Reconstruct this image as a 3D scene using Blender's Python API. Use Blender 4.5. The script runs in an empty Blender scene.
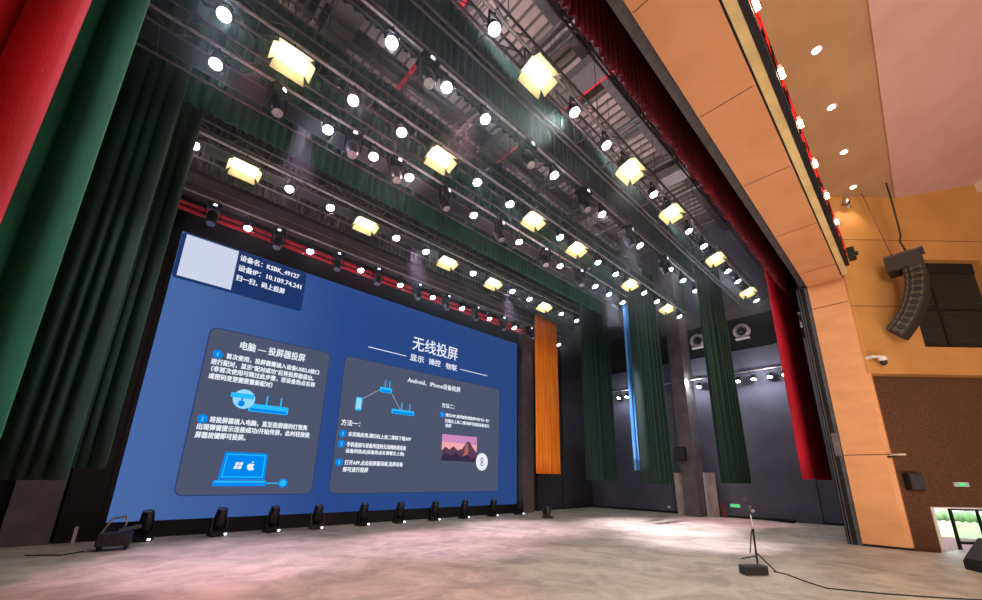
import bpy, math, random
from mathutils import Vector, Matrix
random.seed(7)
S = bpy.context.scene
COL = S.collection
PI = math.pi

# ------------------------------------------------------------------ camera
cam_d = bpy.data.cameras.new('camera'); cam = bpy.data.objects.new('camera', cam_d); COL.objects.link(cam)
FPX, CX, CY = 397.68, 493.43, 365.06
cam_d.sensor_fit = 'HORIZONTAL'; cam_d.sensor_width = 36.0
cam_d.lens = FPX / 982 * 36.0
cam_d.shift_x = -(CX - 491) / 982
cam_d.shift_y = (CY - 300) / 982
right = Vector((0.72762902, -0.68574973, 0.01741614))
fwd = Vector((0.65676614, 0.70375547, 0.27089938))
up = Vector((-0.19802588, -0.18567591, 0.96245011))
m = Matrix((right, up, -fwd)).transposed().to_4x4()
m.translation = Vector((0, 0, 1.6))
cam.matrix_world = m
cam_d.clip_start = 0.05; cam_d.clip_end = 300
S.camera = cam

# ------------------------------------------------------------------ world, exposure
w = bpy.data.worlds.new('world'); S.world = w; w.use_nodes = True
w.node_tree.nodes['Background'].inputs[0].default_value = (0.80, 0.92, 1.0, 1)
w.node_tree.nodes['Background'].inputs[1].default_value = 7.0
vs = S.view_settings
vs.view_transform = 'Standard'; vs.look = 'None'; vs.gamma = 1; vs.use_curve_mapping = False
vs.exposure = 0.0

def lin(c):
    return tuple(((x / 255) / 12.92 if x / 255 <= 0.04045 else ((x / 255 + 0.055) / 1.055) ** 2.4) for x in c)

def lamp(name, kind, loc, energy, color, target=None, parent=None, **kw):
    d = bpy.data.lights.new(name, kind); d.energy = energy; d.color = color
    for k, v in kw.items(): setattr(d, k, v)
    o = bpy.data.objects.new(name, d); COL.objects.link(o)
    o.location = loc
    if target is not None:
        o.rotation_euler = (Vector(target) - Vector(loc)).to_track_quat('-Z', 'Y').to_euler()
    return o
# unseen fill lamps added to light the auditorium walls, arch and ceiling
lamp('added_house_fill', 'AREA', (-4.5, -7, 9.3), 1250, (1.0, 0.88, 0.68), (15, 0.3, 4.5), shape='RECTANGLE', size=3, size_y=2)
lamp('added_house_fill', 'AREA', (-5, -12, 5), 500, (1.0, 0.80, 0.70), (13, 0, 9), shape='RECTANGLE', size=3, size_y=2)
lamp('added_bounce_fill', 'AREA', (9, -7, -0.9), 900, (1.0, 0.80, 0.72), (9, -4, 12), shape='RECTANGLE', size=14, size_y=6)  # added upward fill, imitates bounce off the seats and floor
# added warm fill at the apron edge, aimed up at the arch; no fixture
lamp('added_arch_fill', 'AREA', (8.5, -2.4, 0.05), 420, (1.0, 0.76, 0.66), (10, 1.2, 7.6), shape='RECTANGLE', size=12, size_y=0.4)
# added uplights without fixtures brighten the underside of the fly tower ceiling
for x in (0, 5, 10, 15):
    for y in (4.6, 9.2): lamp('added_fly_uplight', 'AREA', (x, y, 12.2 if y > 5 else 11.6), 190 if y > 5 else 95, (1.0, 0.86, 0.86), (x + 1, y - 0.6, 15), shape='RECTANGLE', size=1.2, size_y=0.4)
# profile spots over the stage (colour pools on the floor)
POOLS = [((9.8, 4.9, 8.8), (12.3, 4.9, 0), 6500, (0.95, 0.84, 1.0), 32), ((13.2, 7.5, 8.8), (15.0, 7.2, 0), 9000, (0.98, 0.84, 1.0), 42),
         ((17.4, 6.5, 8.8), (18.5, 6.0, 0), 2400, (1.0, 0.5, 0.68), 36),
         ((1.6, 7.6, 8.8), (2.2, 9.6, 0), 4200, (1.0, 0.70, 0.98), 38), ((5.9, 10.2, 8.8), (6.6, 8.9, 0), 4400, (1.0, 0.62, 0.90), 38),
         ((0.5, 6.6, 8.8), (0.4, 8.0, 0), 1300, (1.0, 0.36, 0.40), 34), ((3.9, 5.0, 8.8), (2.8, 6.0, 0), 2000, (1.0, 0.46, 0.52), 42),
         ((10.2, 10.2, 8.8), (10.5, 9.6, 0), 4600, (1.0, 0.74, 1.0), 38), ((7.4, 3.6, 8.8), (7.5, 3.2, 0), 900, (0.94, 0.94, 0.90), 50),
         ((5.66, 3.9, 8.9), (-0.9, 4.9, 3.2), 1250, (0.90, 1.0, 0.96), 46), ((4.4, 6.8, 8.8), (-0.5, 9.3, 3.4), 1300, (0.9, 1.0, 0.98), 40), ((3.4, 2.75, 8.0), (-0.7, 2.6, 3.0), 420, (1.0, 0.9, 0.95), 50)]
for i, (a, b, e, c, ang) in enumerate(POOLS):
    lamp('profile_spot', 'SPOT', a, e, c, b, spot_size=math.radians(ang), spot_blend=0.9, shadow_soft_size=0.12)

# ------------------------------------------------------------------ materials
def mat(name, col, rough=0.7, metal=0.0, col2=None, scale=6.0, bump=0.0, bscale=60.0, sheen=0.0, sheen_tint=None, spec=0.5, stretch=None, lo=0.35, hi=0.65, emit=None, es=0.0):
    mt = bpy.data.materials.new(name); mt.use_nodes = True
    nt = mt.node_tree; N = nt.nodes; L = nt.links; b = N['Principled BSDF']
    c = (*lin(col), 1); b.inputs['Base Color'].default_value = c
    b.inputs['Roughness'].default_value = rough; b.inputs['Metallic'].default_value = metal
    b.inputs['Specular IOR Level'].default_value = spec
    tc = N.new('ShaderNodeTexCoord'); mp = N.new('ShaderNodeMapping'); L.new(tc.outputs['Object'], mp.inputs[0])
    if stretch: mp.inputs['Scale'].default_value = stretch
    nz = N.new('ShaderNodeTexNoise'); nz.inputs['Scale'].default_value = scale; nz.inputs['Detail'].default_value = 5
    L.new(mp.outputs[0], nz.inputs['Vector'])
    cr = N.new('ShaderNodeValToRGB'); cr.color_ramp.elements[0].position = lo; cr.color_ramp.elements[1].position = hi
    c2 = (*lin(col2), 1) if col2 else tuple(x * 0.85 for x in c[:3]) + (1,)
    cr.color_ramp.elements[0].color = c; cr.color_ramp.elements[1].color = c2
    L.new(nz.outputs[0], cr.inputs[0]); L.new(cr.outputs[0], b.inputs['Base Color'])
    if bump:
        n2 = N.new('ShaderNodeTexNoise'); n2.inputs['Scale'].default_value = bscale; L.new(mp.outputs[0], n2.inputs['Vector'])
        bp = N.new('ShaderNodeBump'); bp.inputs['Strength'].default_value = bump; bp.inputs['Distance'].default_value = 0.02
        L.new(n2.outputs[0], bp.inputs['Height']); L.new(bp.outputs[0], b.inputs['Normal'])
    if sheen:
        b.inputs['Sheen Weight'].default_value = sheen; b.inputs['Sheen Roughness'].default_value = 0.35
        b.inputs['Sheen Tint'].default_value = (*lin(sheen_tint or col), 1)
    if emit:
        b.inputs['Emission Color'].default_value = (*lin(emit), 1); b.inputs['Emission Strength'].default_value = es
    return mt

def emis(name, col, s):
    mt = bpy.data.materials.new(name); mt.use_nodes = True; nt = mt.node_tree
    nt.nodes.remove(nt.nodes['Principled BSDF'])
    e = nt.nodes.new('ShaderNodeEmission'); e.inputs[0].default_value = (*lin(col), 1); e.inputs[1].default_value = s
    nt.links.new(e.outputs[0], nt.nodes['Material Output'].inputs[0])
    return mt

M = {}
M['stage'] = mat('stage_floor_dusty', (190, 179, 162), 0.6, col2=(146, 136, 124), scale=1.1, bump=0.12, bscale=9, lo=0.38, hi=0.62)
nn = [n for n in M['stage'].node_tree.nodes if n.type == 'TEX_NOISE'][0]; nn.inputs['Detail'].default_value = 13; nn.inputs['Roughness'].default_value = 0.72; nn.inputs['Distortion'].default_value = 0.6
M['black'] = mat('matt_black_paint', (9, 9, 12), 0.7, col2=(14, 13, 17), scale=3)
M['blackgloss'] = mat('black_plastic', (12, 12, 14), 0.35, col2=(20, 20, 22), scale=12)
M['backwall'] = mat('dark_acoustic_wall', (42, 40, 48), 0.85, col2=(52, 49, 58), scale=1.2, bump=0.1)
M['sidewall'] = mat('grey_acoustic_panel', (92, 92, 108), 0.8, col2=(78, 78, 92), scale=0.8, bump=0.15, bscale=30)
M['sidedark'] = mat('black_acoustic_recess', (12, 12, 14), 0.9)
M['conc'] = mat('grey_concrete', (112, 106, 106), 0.85, col2=(92, 86, 88), scale=1.6, bump=0.15)
M['beam'] = mat('mauve_grey_beam', (104, 90, 90), 0.8, col2=(86, 76, 78), scale=2)
M['deck'] = mat('ceiling_deck_panel', (188, 166, 162), 0.8, col2=(160, 142, 140), scale=1.0)
M['steel'] = mat('dark_painted_steel', (96, 90, 92), 0.55, col2=(70, 66, 70), scale=5, metal=0.3)
M['silver'] = mat('bare_aluminium_pipe', (196, 190, 190), 0.32, col2=(150, 146, 148), scale=8, metal=0.85)
M['grey'] = mat('grey_painted_metal', (90, 90, 92), 0.5, col2=(70, 70, 74), scale=6, metal=0.2)
M['redpipe'] = mat('red_painted_pipe', (250, 24, 52), 0.45, col2=(225, 18, 42), scale=4)
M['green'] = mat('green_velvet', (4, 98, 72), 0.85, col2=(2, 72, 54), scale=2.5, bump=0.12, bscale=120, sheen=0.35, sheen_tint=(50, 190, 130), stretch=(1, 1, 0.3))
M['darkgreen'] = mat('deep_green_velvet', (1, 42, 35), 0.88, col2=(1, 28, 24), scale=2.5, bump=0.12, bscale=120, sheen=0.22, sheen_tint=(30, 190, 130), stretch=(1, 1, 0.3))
M['border'] = mat('green_border_cloth', (48, 82, 76), 0.9, col2=(38, 66, 64), scale=2.5, bump=0.2, sheen=0.2, sheen_tint=(120, 160, 150), stretch=(1, 1, 0.3))
M['blackcloth'] = mat('black_pleated_cloth', (30, 29, 30), 0.9, col2=(20, 20, 20), scale=3, sheen=0.15)
M['red'] = mat('crimson_velvet', (200, 0, 40), 0.8, col2=(164, 0, 28), scale=2.5, bump=0.12, bscale=120, sheen=0.2, sheen_tint=(255, 30, 70), stretch=(1, 1, 0.3))
M['redvalance'] = mat('maroon_velvet', (120, 14, 28), 0.85, col2=(84, 10, 20), scale=2.5, sheen=0.3, sheen_tint=(220, 80, 100), stretch=(1, 1, 0.3))
M['orange'] = mat('orange_cloth', (250, 150, 8), 0.7, col2=(236, 116, 4), scale=2, sheen=0.2, stretch=(3, 3, 0.2), emit=None)
M['blue'] = mat('sky_blue_cloth', (60, 140, 232), 0.7, col2=(110, 180, 250), scale=2, sheen=0.3, stretch=(4, 4, 0.2))
M['tan'] = mat('tan_timber_veneer', (220, 158, 106), 0.55, col2=(210, 148, 96), scale=1.3, bump=0.05, stretch=(1, 1, 2.5))
M['tanside'] = mat('tan_return_panel', (190, 132, 76), 0.6, col2=(178, 122, 70), scale=1.3)
M['wallupper'] = mat('ochre_wall_panel', (196, 142, 78), 0.7, col2=(184, 130, 70), scale=0.9, bump=0.1)
M['walllower'] = mat('brown_speckled_wallcovering', (96, 60, 34), 0.85, col2=(72, 44, 24), scale=22, bump=0.3, bscale=40)
M['ceilpink'] = mat('plaster_ceiling', (206, 166, 152), 0.85, col2=(200, 158, 144), scale=1.2)
M['ceiltan'] = mat('plaster_ceiling_tan', (186, 156, 118), 0.85, col2=(176, 146, 108), scale=1.2)
M['gold'] = mat('champagne_gold_trim', (236, 214, 150), 0.5, col2=(206, 184, 118), scale=1.4, metal=0.0)
M['cream'] = mat('cream_plaster', (226, 206, 184), 0.8)
M['grille'] = mat('speaker_grille_cloth', (66, 58, 46), 0.9, col2=(34, 30, 26), scale=3, stretch=(0.4, 0.4, 18), bump=0.4, bscale=20)
M['arraybody'] = mat('array_cabinet_charcoal', (46, 42, 36), 0.6, col2=(34, 31, 27), scale=9)
M['arrayrig'] = mat('worn_rigging_metal', (96, 88, 72), 0.5, metal=0.4)
M['white'] = mat('white_enamel', (225, 222, 222), 0.5)
M['palewood'] = mat('pale_door_leaf', (190, 176, 170), 0.7, col2=(150, 130, 124), scale=3, stretch=(1, 1, 0.4))
M['brown'] = mat('reddish_brown_board', (120, 70, 58), 0.8)
M['dustbox'] = mat('dusty_black_case', (52, 50, 58), 0.65, col2=(34, 32, 40), scale=14)
M['lawn'] = mat('lawn_grass', (120, 152, 84), 0.9, col2=(140, 168, 100), scale=3)
M['paving'] = mat('pale_paving', (205, 205, 190), 0.7)
M['hedge'] = mat('hedge_leaf', (150, 166, 130), 0.9, col2=(120, 140, 100), scale=8)
M['housefloor'] = mat('house_carpet', (96, 44, 36), 0.95, col2=(76, 34, 30), scale=12)
M['lamp_cool'] = emis('lens_cool_white', (228, 238, 255), 130)
M['lamp_pink'] = emis('lens_pinkish_white', (255, 214, 232), 115)
M['lamp_warm'] = emis('panel_warm_white', (255, 242, 190), 26)
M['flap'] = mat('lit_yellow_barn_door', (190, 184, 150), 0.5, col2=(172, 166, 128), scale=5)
M['spark'] = emis('status_display_glow', (235, 240, 255), 5)
M['downlight'] = emis('downlight_glow', (255, 232, 180), 45)
M['exit'] = emis('exit_sign_green', (60, 235, 130), 1.1)
M['exitpale'] = emis('exit_sign_pale', (200, 225, 190), 0.6)
M['redled'] = None

def redled():
    mt = bpy.data.materials.new('red_led_band'); mt.use_nodes = True; nt = mt.node_tree; N = nt.nodes; L = nt.links
    N.remove(N['Principled BSDF'])
    tc = N.new('ShaderNodeTexCoord'); mp = N.new('ShaderNodeMapping'); mp.inputs['Scale'].default_value = (1.1, 1, 2.2)
    nz = N.new('ShaderNodeTexNoise'); nz.inputs['Scale'].default_value = 2.2; nz.inputs['Detail'].default_value = 3
    L.new(tc.outputs['Object'], mp.inputs[0]); L.new(mp.outputs[0], nz.inputs['Vector'])
    cr = N.new('ShaderNodeValToRGB'); cr.color_ramp.interpolation = 'LINEAR'
    cr.color_ramp.elements[0].position = 0.5; cr.color_ramp.elements[0].color = (0.02, 0.005, 0.005, 1)
    cr.color_ramp.elements[1].position = 0.53; cr.color_ramp.elements[1].color = (1.0, 0.03, 0.02, 1)
    e = N.new('ShaderNodeEmission'); e.inputs[1].default_value = 1.3
    L.new(nz.outputs[0], cr.inputs[0]); L.new(cr.outputs[0], e.inputs[0]); L.new(e.outputs[0], N['Material Output'].inputs[0])
    return mt
M['redled'] = redled()

def glassmat():
    mt = bpy.data.materials.new('clear_glass'); mt.use_nodes = True; nt = mt.node_tree; N = nt.nodes; L = nt.links
    N.remove(N['Principled BSDF'])
    t = N.new('ShaderNodeBsdfTransparent'); t.inputs[0].default_value = (0.9, 0.95, 0.92, 1)
    g = N.new('ShaderNodeBsdfGlossy'); g.inputs['Roughness'].default_value = 0.03
    mx = N.new('ShaderNodeMixShader')
    mx.inputs[0].default_value = 0.07; L.new(t.outputs[0], mx.inputs[1]); L.new(g.outputs[0], mx.inputs[2]); L.new(mx.outputs[0], N['Material Output'].inputs[0])
    return mt
M['glass'] = glassmat()

# ------------------------------------------------------------------ mesh builder
class G:
    def __init__(s): s.v = []; s.f = []; s.sm = []
    def add(s, vs, fs, smooth=False):
        n = len(s.v); s.v += [tuple(v) for v in vs]; s.f += [tuple(i + n for i in f) for f in fs]; s.sm += [smooth] * len(fs); return s
    def box(s, a, b):
        x0, y0, z0 = a; x1, y1, z1 = b
        return s.add([(x0, y0, z0), (x1, y0, z0), (x1, y1, z0), (x0, y1, z0), (x0, y0, z1), (x1, y0, z1), (x1, y1, z1), (x0, y1, z1)],
                     [(0, 3, 2, 1), (4, 5, 6, 7), (0, 1, 5, 4), (1, 2, 6, 5), (2, 3, 7, 6), (3, 0, 4, 7)])
    def cbox(s, c, d, R=None):   # centre, dims, optional rotation matrix
        hx, hy, hz = d[0] / 2, d[1] / 2, d[2] / 2
        P = [Vector(p) for p in [(-hx, -hy, -hz), (hx, -hy, -hz), (hx, hy, -hz), (-hx, hy, -hz), (-hx, -hy, hz), (hx, -hy, hz), (hx, hy, hz), (-hx, hy, hz)]]
        if R is not None: P = [R @ p for p in P]
        P = [p + Vector(c) for p in P]
        return s.add(P, [(0, 3, 2, 1), (4, 5, 6, 7), (0, 1, 5, 4), (1, 2, 6, 5), (2, 3, 7, 6), (3, 0, 4, 7)])
    def frus(s, p0, p1, r0, r1, n=12, caps=True):
        p0 = Vector(p0); p1 = Vector(p1); d = (p1 - p0).normalized()
        a = d.orthogonal().normalized(); b = d.cross(a); vs = []
        for p, r in ((p0, r0), (p1, r1)):
            for i in range(n):
                t = 2 * PI * i / n; vs.append(p + (a * math.cos(t) + b * math.sin(t)) * r)
        s.add(vs, [(i, (i + 1) % n, n + (i + 1) % n, n + i) for i in range(n)], True)
        if caps: s.add(vs, [tuple(range(n - 1, -1, -1)), tuple(range(n, 2 * n))])
        return s
    def cyl(s, p0, p1, r, n=8): return s.frus(p0, p1, r, r, n)
    def path(s, pts, r, n=6):
        for a, b in zip(pts[:-1], pts[1:]): s.frus(a, b, r, r, n)
        return s
    def lathe(s, prof, n=20, R=None, c=(0, 0, 0)):
        vs = []; k = len(prof)
        for i in range(n):
            t = 2 * PI * i / n
            for r, z in prof:
                p = Vector((r * math.cos(t), r * math.sin(t), z))
                if R is not None: p = R @ p
                vs.append(p + Vector(c))
        fs = [(i * k + j, ((i + 1) % n) * k + j, ((i + 1) % n) * k + j + 1, i * k + j + 1) for i in range(n) for j in range(k - 1)]
        return s.add(vs, fs, True)
    def prism(s, poly, z0, z1):
        n = len(poly); vs = [(x, y, z0) for x, y in poly] + [(x, y, z1) for x, y in poly]
        return s.add(vs, [tuple(range(n - 1, -1, -1)), tuple(range(n, 2 * n))] + [(i, (i + 1) % n, n + (i + 1) % n, n + i) for i in range(n)])
    def build(s, name, material, parent=None, loc=None, bevel=0):
        me = bpy.data.meshes.new(name); me.from_pydata(s.v, [], s.f); me.update()
        for p, q in zip(me.polygons, s.sm): p.use_smooth = q
        me.materials.append(material)
        o = bpy.data.objects.new(name, me); COL.objects.link(o)
        if parent: o.parent = parent
        if loc: o.location = loc
        if bevel:
            bm = o.modifiers.new('bevel', 'BEVEL'); bm.width = bevel; bm.segments = 2; bm.limit_method = 'ANGLE'
        return o

def tag(o, label=None, cat=None, group=None, kind=None):
    if label: o['label'] = label
    if cat: o['category'] = cat
    if group: o['group'] = group
    if kind: o['kind'] = kind
    return o
def struct(name, g, m, bevel=0): return tag(g.build(name, M[m], bevel=bevel), kind='structure')
def empty(name, loc, label, cat, group=None, rot=(0, 0, 0)):
    o = bpy.data.objects.new(name, None); COL.objects.link(o); o.location = loc; o.rotation_euler = rot; o.empty_display_size = 0.2
    return tag(o, label, cat, group)
def copy_tree(o, parent=None):
    c = o.copy(); COL.objects.link(c)
    if parent: c.parent = parent
    for ch in list(o.children): copy_tree(ch, c)
    return c
ORD = ['first', 'second', 'third', 'fourth', 'fifth', 'sixth', 'seventh', 'eighth', 'ninth', 'tenth', 'eleventh', 'twelfth', 'thirteenth', 'fourteenth']

# ------------------------------------------------------------------ setting: the stage house
XS = 21.3
P0 = Vector((15.1, 0.7, 0)); D = Vector((0.7277, -0.6857, 0)).normalized(); NN = Vector((-D.y, D.x, 0))
ANG = math.atan2(D.y, D.x)
def SP(t, off, z): return P0 + D * t + NN * off + Vector((0, 0, z))
RZ = Matrix.Rotation(ANG, 3, 'Z')
def spbox(g, t0, t1, o0, o1, z0, z1):
    g.cbox(SP((t0 + t1) / 2, (o0 + o1) / 2, (z0 + z1) / 2), (t1 - t0, o1 - o0, z1 - z0), RZ)

struct('floor', G().prism([(-7, 14.3), (21.6, 14.3), (21.6, 1.6), (15.1, 1.6), (15.1, 0.66), (15.26, 0.22), (16.5, -0.16), (16.6, -2.6), (-7, -2.6)][::-1], -0.25, 0), 'stage')
struct('floor_house', G().box((-8.3, -17, -1.35), (34, 1.0, -1.1)), 'housefloor')
struct('trim_1', G().box((-7, -2.6, -1.1), (16.6, -2.55, -0.25)), 'black')
struct('wall_back', G().box((-7.3, 14.0, -0.3), (21.6, 14.3, 16.2)), 'backwall')
struct('wall_right', G().box((XS, 1.6, -0.3), (XS + 0.3, 14.3, 7.75)).box((XS, 1.6, 9.95), (XS + 0.3, 14.3, 16.2)), 'sidewall')
struct('wall_right_recess', G().box((XS + 0.05, 1.6, 7.75), (XS + 0.3, 14.3, 9.95)), 'sidedark')
struct('trim_2', G().box((XS - 0.08, 1.8, 9.4), (XS + 0.3, 9.0, 9.95)), 'conc')
struct('wall_left', G().box((-7.3, -17, -1.35), (-7.0, 14.3, 16.2)), 'backwall')
struct('wall_front', G().box((15.98, 1.3, -1.35), (21.6, 1.6, 16.2)), 'black')
struct('ceiling', G().box((-7.3, 1.6, 15.0), (21.6, 14.3, 15.2)), 'deck')
struct('ceiling_roof', G().box((-8.3, -17.3, 16.2), (34.3, 14.3, 16.4)), 'black')
struct('wall_rear', G().box((-8.3, -17.3, -1.35), (34.3, -17, 16.2)), 'wallupper')
# ceiling framing of the fly tower
g = G()
for y in (2.6, 5.0, 7.4, 9.8, 12.2):
    g.box((-7, y - 0.14, 14.3), (XS, y + 0.14, 14.36)).box((-7, y - 0.03, 14.36), (XS, y + 0.03, 14.94)).box((-7, y - 0.14, 14.94), (XS, y + 0.14, 15))
struct('trim_3', g, 'steel')
g = G()
for i in range(11):
    x = -5 + i * 2.5
    g.box((x - 0.07, 1.6, 14.6), (x + 0.07, 14, 15))
    for k in range(6): g.box((x + 0.35 + k * 0.35, 1.6, 14.93), (x + 0.41 + k * 0.35, 14, 15))
struct('trim_4', g, 'beam')

# concrete beam over the screen, surround, side columns
struct('trim_5', G().box((-7, 13.35, 9.5), (15.2, 13.7, 10.15)), 'beam')
struct('trim_6', G().box((14.62, 13.45, 0), (15.42, 14, 9.5)), 'beam')
struct('trim_7', G().box((-1.36, 13.6, 0), (-0.6, 14.0, 9.5)), 'conc')
struct('trim_8', G().box((16.2, 13.85, 0), (16.6, 14, 9)).box((18.4, 13.85, 0), (18.7, 14, 9)), 'backwall')
struct('trim_9', G().box((20.2, 7.59, 0), (XS, 8.25, 15)), 'conc')
# proscenium
struct('trim_10', G().box((-7, 0.75, 7.59), (15.98, 1.6, 16.2)), 'tan')
g = G()
for z0, z1 in ((0.06, 2.355), (2.375, 6.82), (6.84, 7.585)):
    g.prism([(15.1, 1.6), (15.1, 0.74), (15.16, 0.64), (15.98, 0.64), (15.98, 1.6)], z0, z1)
struct('trim_11', g, 'tan')
struct('trim_12', G().prism([(15.12, 1.6), (15.12, 0.75), (15.18, 0.66), (15.97, 0.66), (15.97, 1.6)], -1.1, 7.59), 'sidedark')
struct('trim_13', G().box((-7, 0.75, -1.1), (-0.75, 1.6, 7.59)), 'tan')
struct('trim_14', G().box((-6.9, 0.72, 7.6), (14.9, 0.76, 7.9)), 'sidedark')
struct('trim_15', G().box((-6.9, 0.585, 7.61), (14.9, 0.72, 7.8)), 'gold')
struct('trim_16', G().box((-7, 1.62, 7.68), (15.2, 1.78, 16)), 'grey')
struct('trim_17', G().box((-7, 1.80, 9.3), (15.3, 1.95, 16)), 'black')
# house walls and ceiling
g = G()
TE = 26
spbox(g, 0, 1.85, 0, 0.6, 4.6, 16.2); spbox(g, 4.27, TE, 0, 0.6, 4.6, 16.2)
spbox(g, 1.85, 4.27, 0, 0.6, 4.6, 5.42); spbox(g, 1.85, 4.27, 0, 0.6, 8.25, 16.2); spbox(g, 1.85, 4.27, 0.3, 0.6, 5.42, 8.25)
struct('wall_house_right', g, 'wallupper')
g = G()
spbox(g, 0, TE, 0.012, 0.02, 6.655, 6.67)
g = G()
DT0, DT1, DZ = 1.07, 3.0, 1.04
spbox(g, 0.0, DT0, 0.3, 0.6, -1.35, 4.62); spbox(g, DT1, TE, 0.3, 0.6, -1.35, 4.62); spbox(g, DT0, DT1, 0.3, 0.6, DZ, 4.62)
struct('wall_house_lower', g, 'walllower')
g = G()
for z in (6.66, 8.9): spbox(g, 0.0, 1.85, -0.004, 0.0, z, z + 0.015)
spbox(g, 1.85, 7, -0.004, 0.0, 8.9, 8.915)
struct('trim_18', g, 'walllower')
g = G()
for x in (3.9, 6.2, 8.6, 11.2, 13.9): g.box((x, 0.78, 7.584), (x + 0.012, 1.58, 7.592))
struct('trim_22', g, 'brown')
struct('ceiling_house', G().box((-8, -0.85, 10.5), (17.9, 0.75, 10.7)), 'ceiltan')
struct('ceiling_house_slope', G().add([(-8, -0.85, 10.46), (34, -0.85, 10.46), (34, -17, 15.4), (-8, -17, 15.4), (-8, -0.85, 10.7), (34, -0.85, 10.7), (34, -17, 15.7), (-8, -17, 15.7)],
       [(0, 3, 2, 1), (4, 5, 6, 7), (0, 1, 5, 4), (1, 2, 6, 5), (2, 3, 7, 6), (3, 0, 4, 7)]), 'ceilpink')
g = G(); spbox(g, 4.98, 5.6, -0.5, 0, 10.75, 13.5); struct('trim_19', g, 'cream')
# door to the daylight
g = G()
spbox(g, DT0, DT0 + 0.08, 0.28, 0.6, -1.1, DZ); spbox(g, DT0, DT1, 0.3, 0.6, DZ - 0.04, DZ)
d1 = tag(g.build('door_1', M['white']), kind='structure')
g = G()
DA, DB = DT0 + 0.62, DT1 - 0.06
spbox(g, DA, DA + 0.05, 0.4, 0.46, -1.08, DZ - 0.04); spbox(g, DB - 0.05, DB, 0.4, 0.46, -1.08, DZ - 0.04); spbox(g, DA, DB, 0.4, 0.46, 0.12, 0.19); spbox(g, DA, DB, 0.4, 0.46, DZ - 0.09, DZ - 0.04)
spbox(g, DA + 0.72, DA + 0.76, 0.4, 0.46, 0.1, DZ - 0.04)
g.build('door_frame', M['black'], d1)
g = G(); spbox(g, DA + 0.05, DB - 0.05, 0.42, 0.43, 0.19, DZ - 0.09); g.build('glass_pane', M['glass'], d1)
struct('ground_outside', G().box((17.5, -60, -1.45), (130, 60, -1.36)), 'paving')
tag(G().box((36, -60, -1.36), (52, 60, -1.30)).build('lawn', M['lawn']), 'strip of green lawn outside beyond the glass door', 'lawn')
g = G()
for i in range(140):
    y = -30 + i * 0.42; r = random.uniform(0.35, 0.6)
    g.lathe([(0, -r), (r * .7, -r * .7), (r, 0), (r * .7, r * .7), (0, r)], 7, c=(52.4 + random.uniform(-.2, .2), y, -1.3 + r * .9))
tag(g.build('hedge', M['hedge']), 'pale green hedge behind the lawn outside the door', 'hedge')

# ------------------------------------------------------------------ LED screen
scr = empty('led_screen', (7.3, 13.6, 0.0), 'huge blue LED video wall showing Chinese wireless screen casting instructions', 'screen')
def L3(x, z, y=0): return (x - 7.3, y, z)
G().box((-7.15, 0.03, 0.0), (7.15, 0.3, 8.45)).box((-7.6, 0.06, 8.35), (7.6, 0.3, 9.5)).box((-7.85, 0.06, 0), (-7.05, .3, 9.4)).build('cabinet', M['black'], scr)
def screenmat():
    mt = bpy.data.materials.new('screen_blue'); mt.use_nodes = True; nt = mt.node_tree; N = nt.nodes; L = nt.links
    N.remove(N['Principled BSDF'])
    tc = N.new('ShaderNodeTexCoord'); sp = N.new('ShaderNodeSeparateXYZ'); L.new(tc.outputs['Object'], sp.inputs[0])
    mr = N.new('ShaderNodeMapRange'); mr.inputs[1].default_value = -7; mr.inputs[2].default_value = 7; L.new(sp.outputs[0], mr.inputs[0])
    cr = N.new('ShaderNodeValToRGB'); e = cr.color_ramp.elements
    e[0].color = (*lin((76, 110, 172)), 1); e[1].color = (*lin((44, 74, 134)), 1); e[1].position = 1  # lighter left end: viewing-angle sheen painted into the emission colour
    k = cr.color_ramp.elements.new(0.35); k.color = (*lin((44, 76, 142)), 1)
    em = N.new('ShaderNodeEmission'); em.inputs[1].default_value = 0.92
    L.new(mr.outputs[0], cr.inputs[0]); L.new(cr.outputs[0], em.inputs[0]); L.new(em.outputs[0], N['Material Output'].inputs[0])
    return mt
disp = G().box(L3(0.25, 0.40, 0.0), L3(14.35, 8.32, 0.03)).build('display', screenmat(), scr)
E_ = {k: emis('screen_' + k, c, s) for k, c, s in [('white', (236, 240, 252), 1.0), ('card', (84, 92, 118), 0.85), ('info', (34, 58, 112), 0.85), ('azure', (0, 136, 240), 1.0),
      ('azure_light', (40, 190, 255), 1.0), ('pale', (150, 218, 250), 1.0), ('edge', (46, 66, 110), 1.0), ('line', (170, 182, 205), 0.9), ('qr', (206, 212, 234), 1.0),
      ('sky', (206, 138, 190), 1.0), ('skylow', (240, 168, 172), 1.0), ('rock', (92, 62, 84), 1.0), ('rockdark', (56, 44, 72), 1.0), ('rocklit', (176, 100, 84), 1.0)]}
def flat(name, pts, m, y, holes=None):
    """thin slab drawn on the screen face: pts in world x,z"""
    n = len(pts); g = G()
    vs = [L3(x, z, y) for x, z in pts] + [L3(x, z, y + 0.003) for x, z in pts]
    g.add(vs, [tuple(range(n)), tuple(range(2 * n - 1, n - 1, -1))] + [(i, n + i, n + (i + 1) % n, (i + 1) % n) for i in range(n)])
    return g.build(name, E_[m], scr)
def rrect(x0, z0, x1, z1, r, k=6):
    P = []
    for cx, cz, a in ((x1 - r, z1 - r, 0), (x0 + r, z1 - r, 90), (x0 + r, z0 + r, 180), (x1 - r, z0 + r, 270)):
        for i in range(k + 1):
            t = math.radians(a + 90 * i / k); P.append((cx + r * math.cos(t), cz + r * math.sin(t)))
    return P[::-1]
def circ(x, z, r, n=24, sx=1): return [(x + sx * r * math.cos(-2 * PI * i / n), z + r * math.sin(-2 * PI * i / n)) for i in range(n)]
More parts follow.
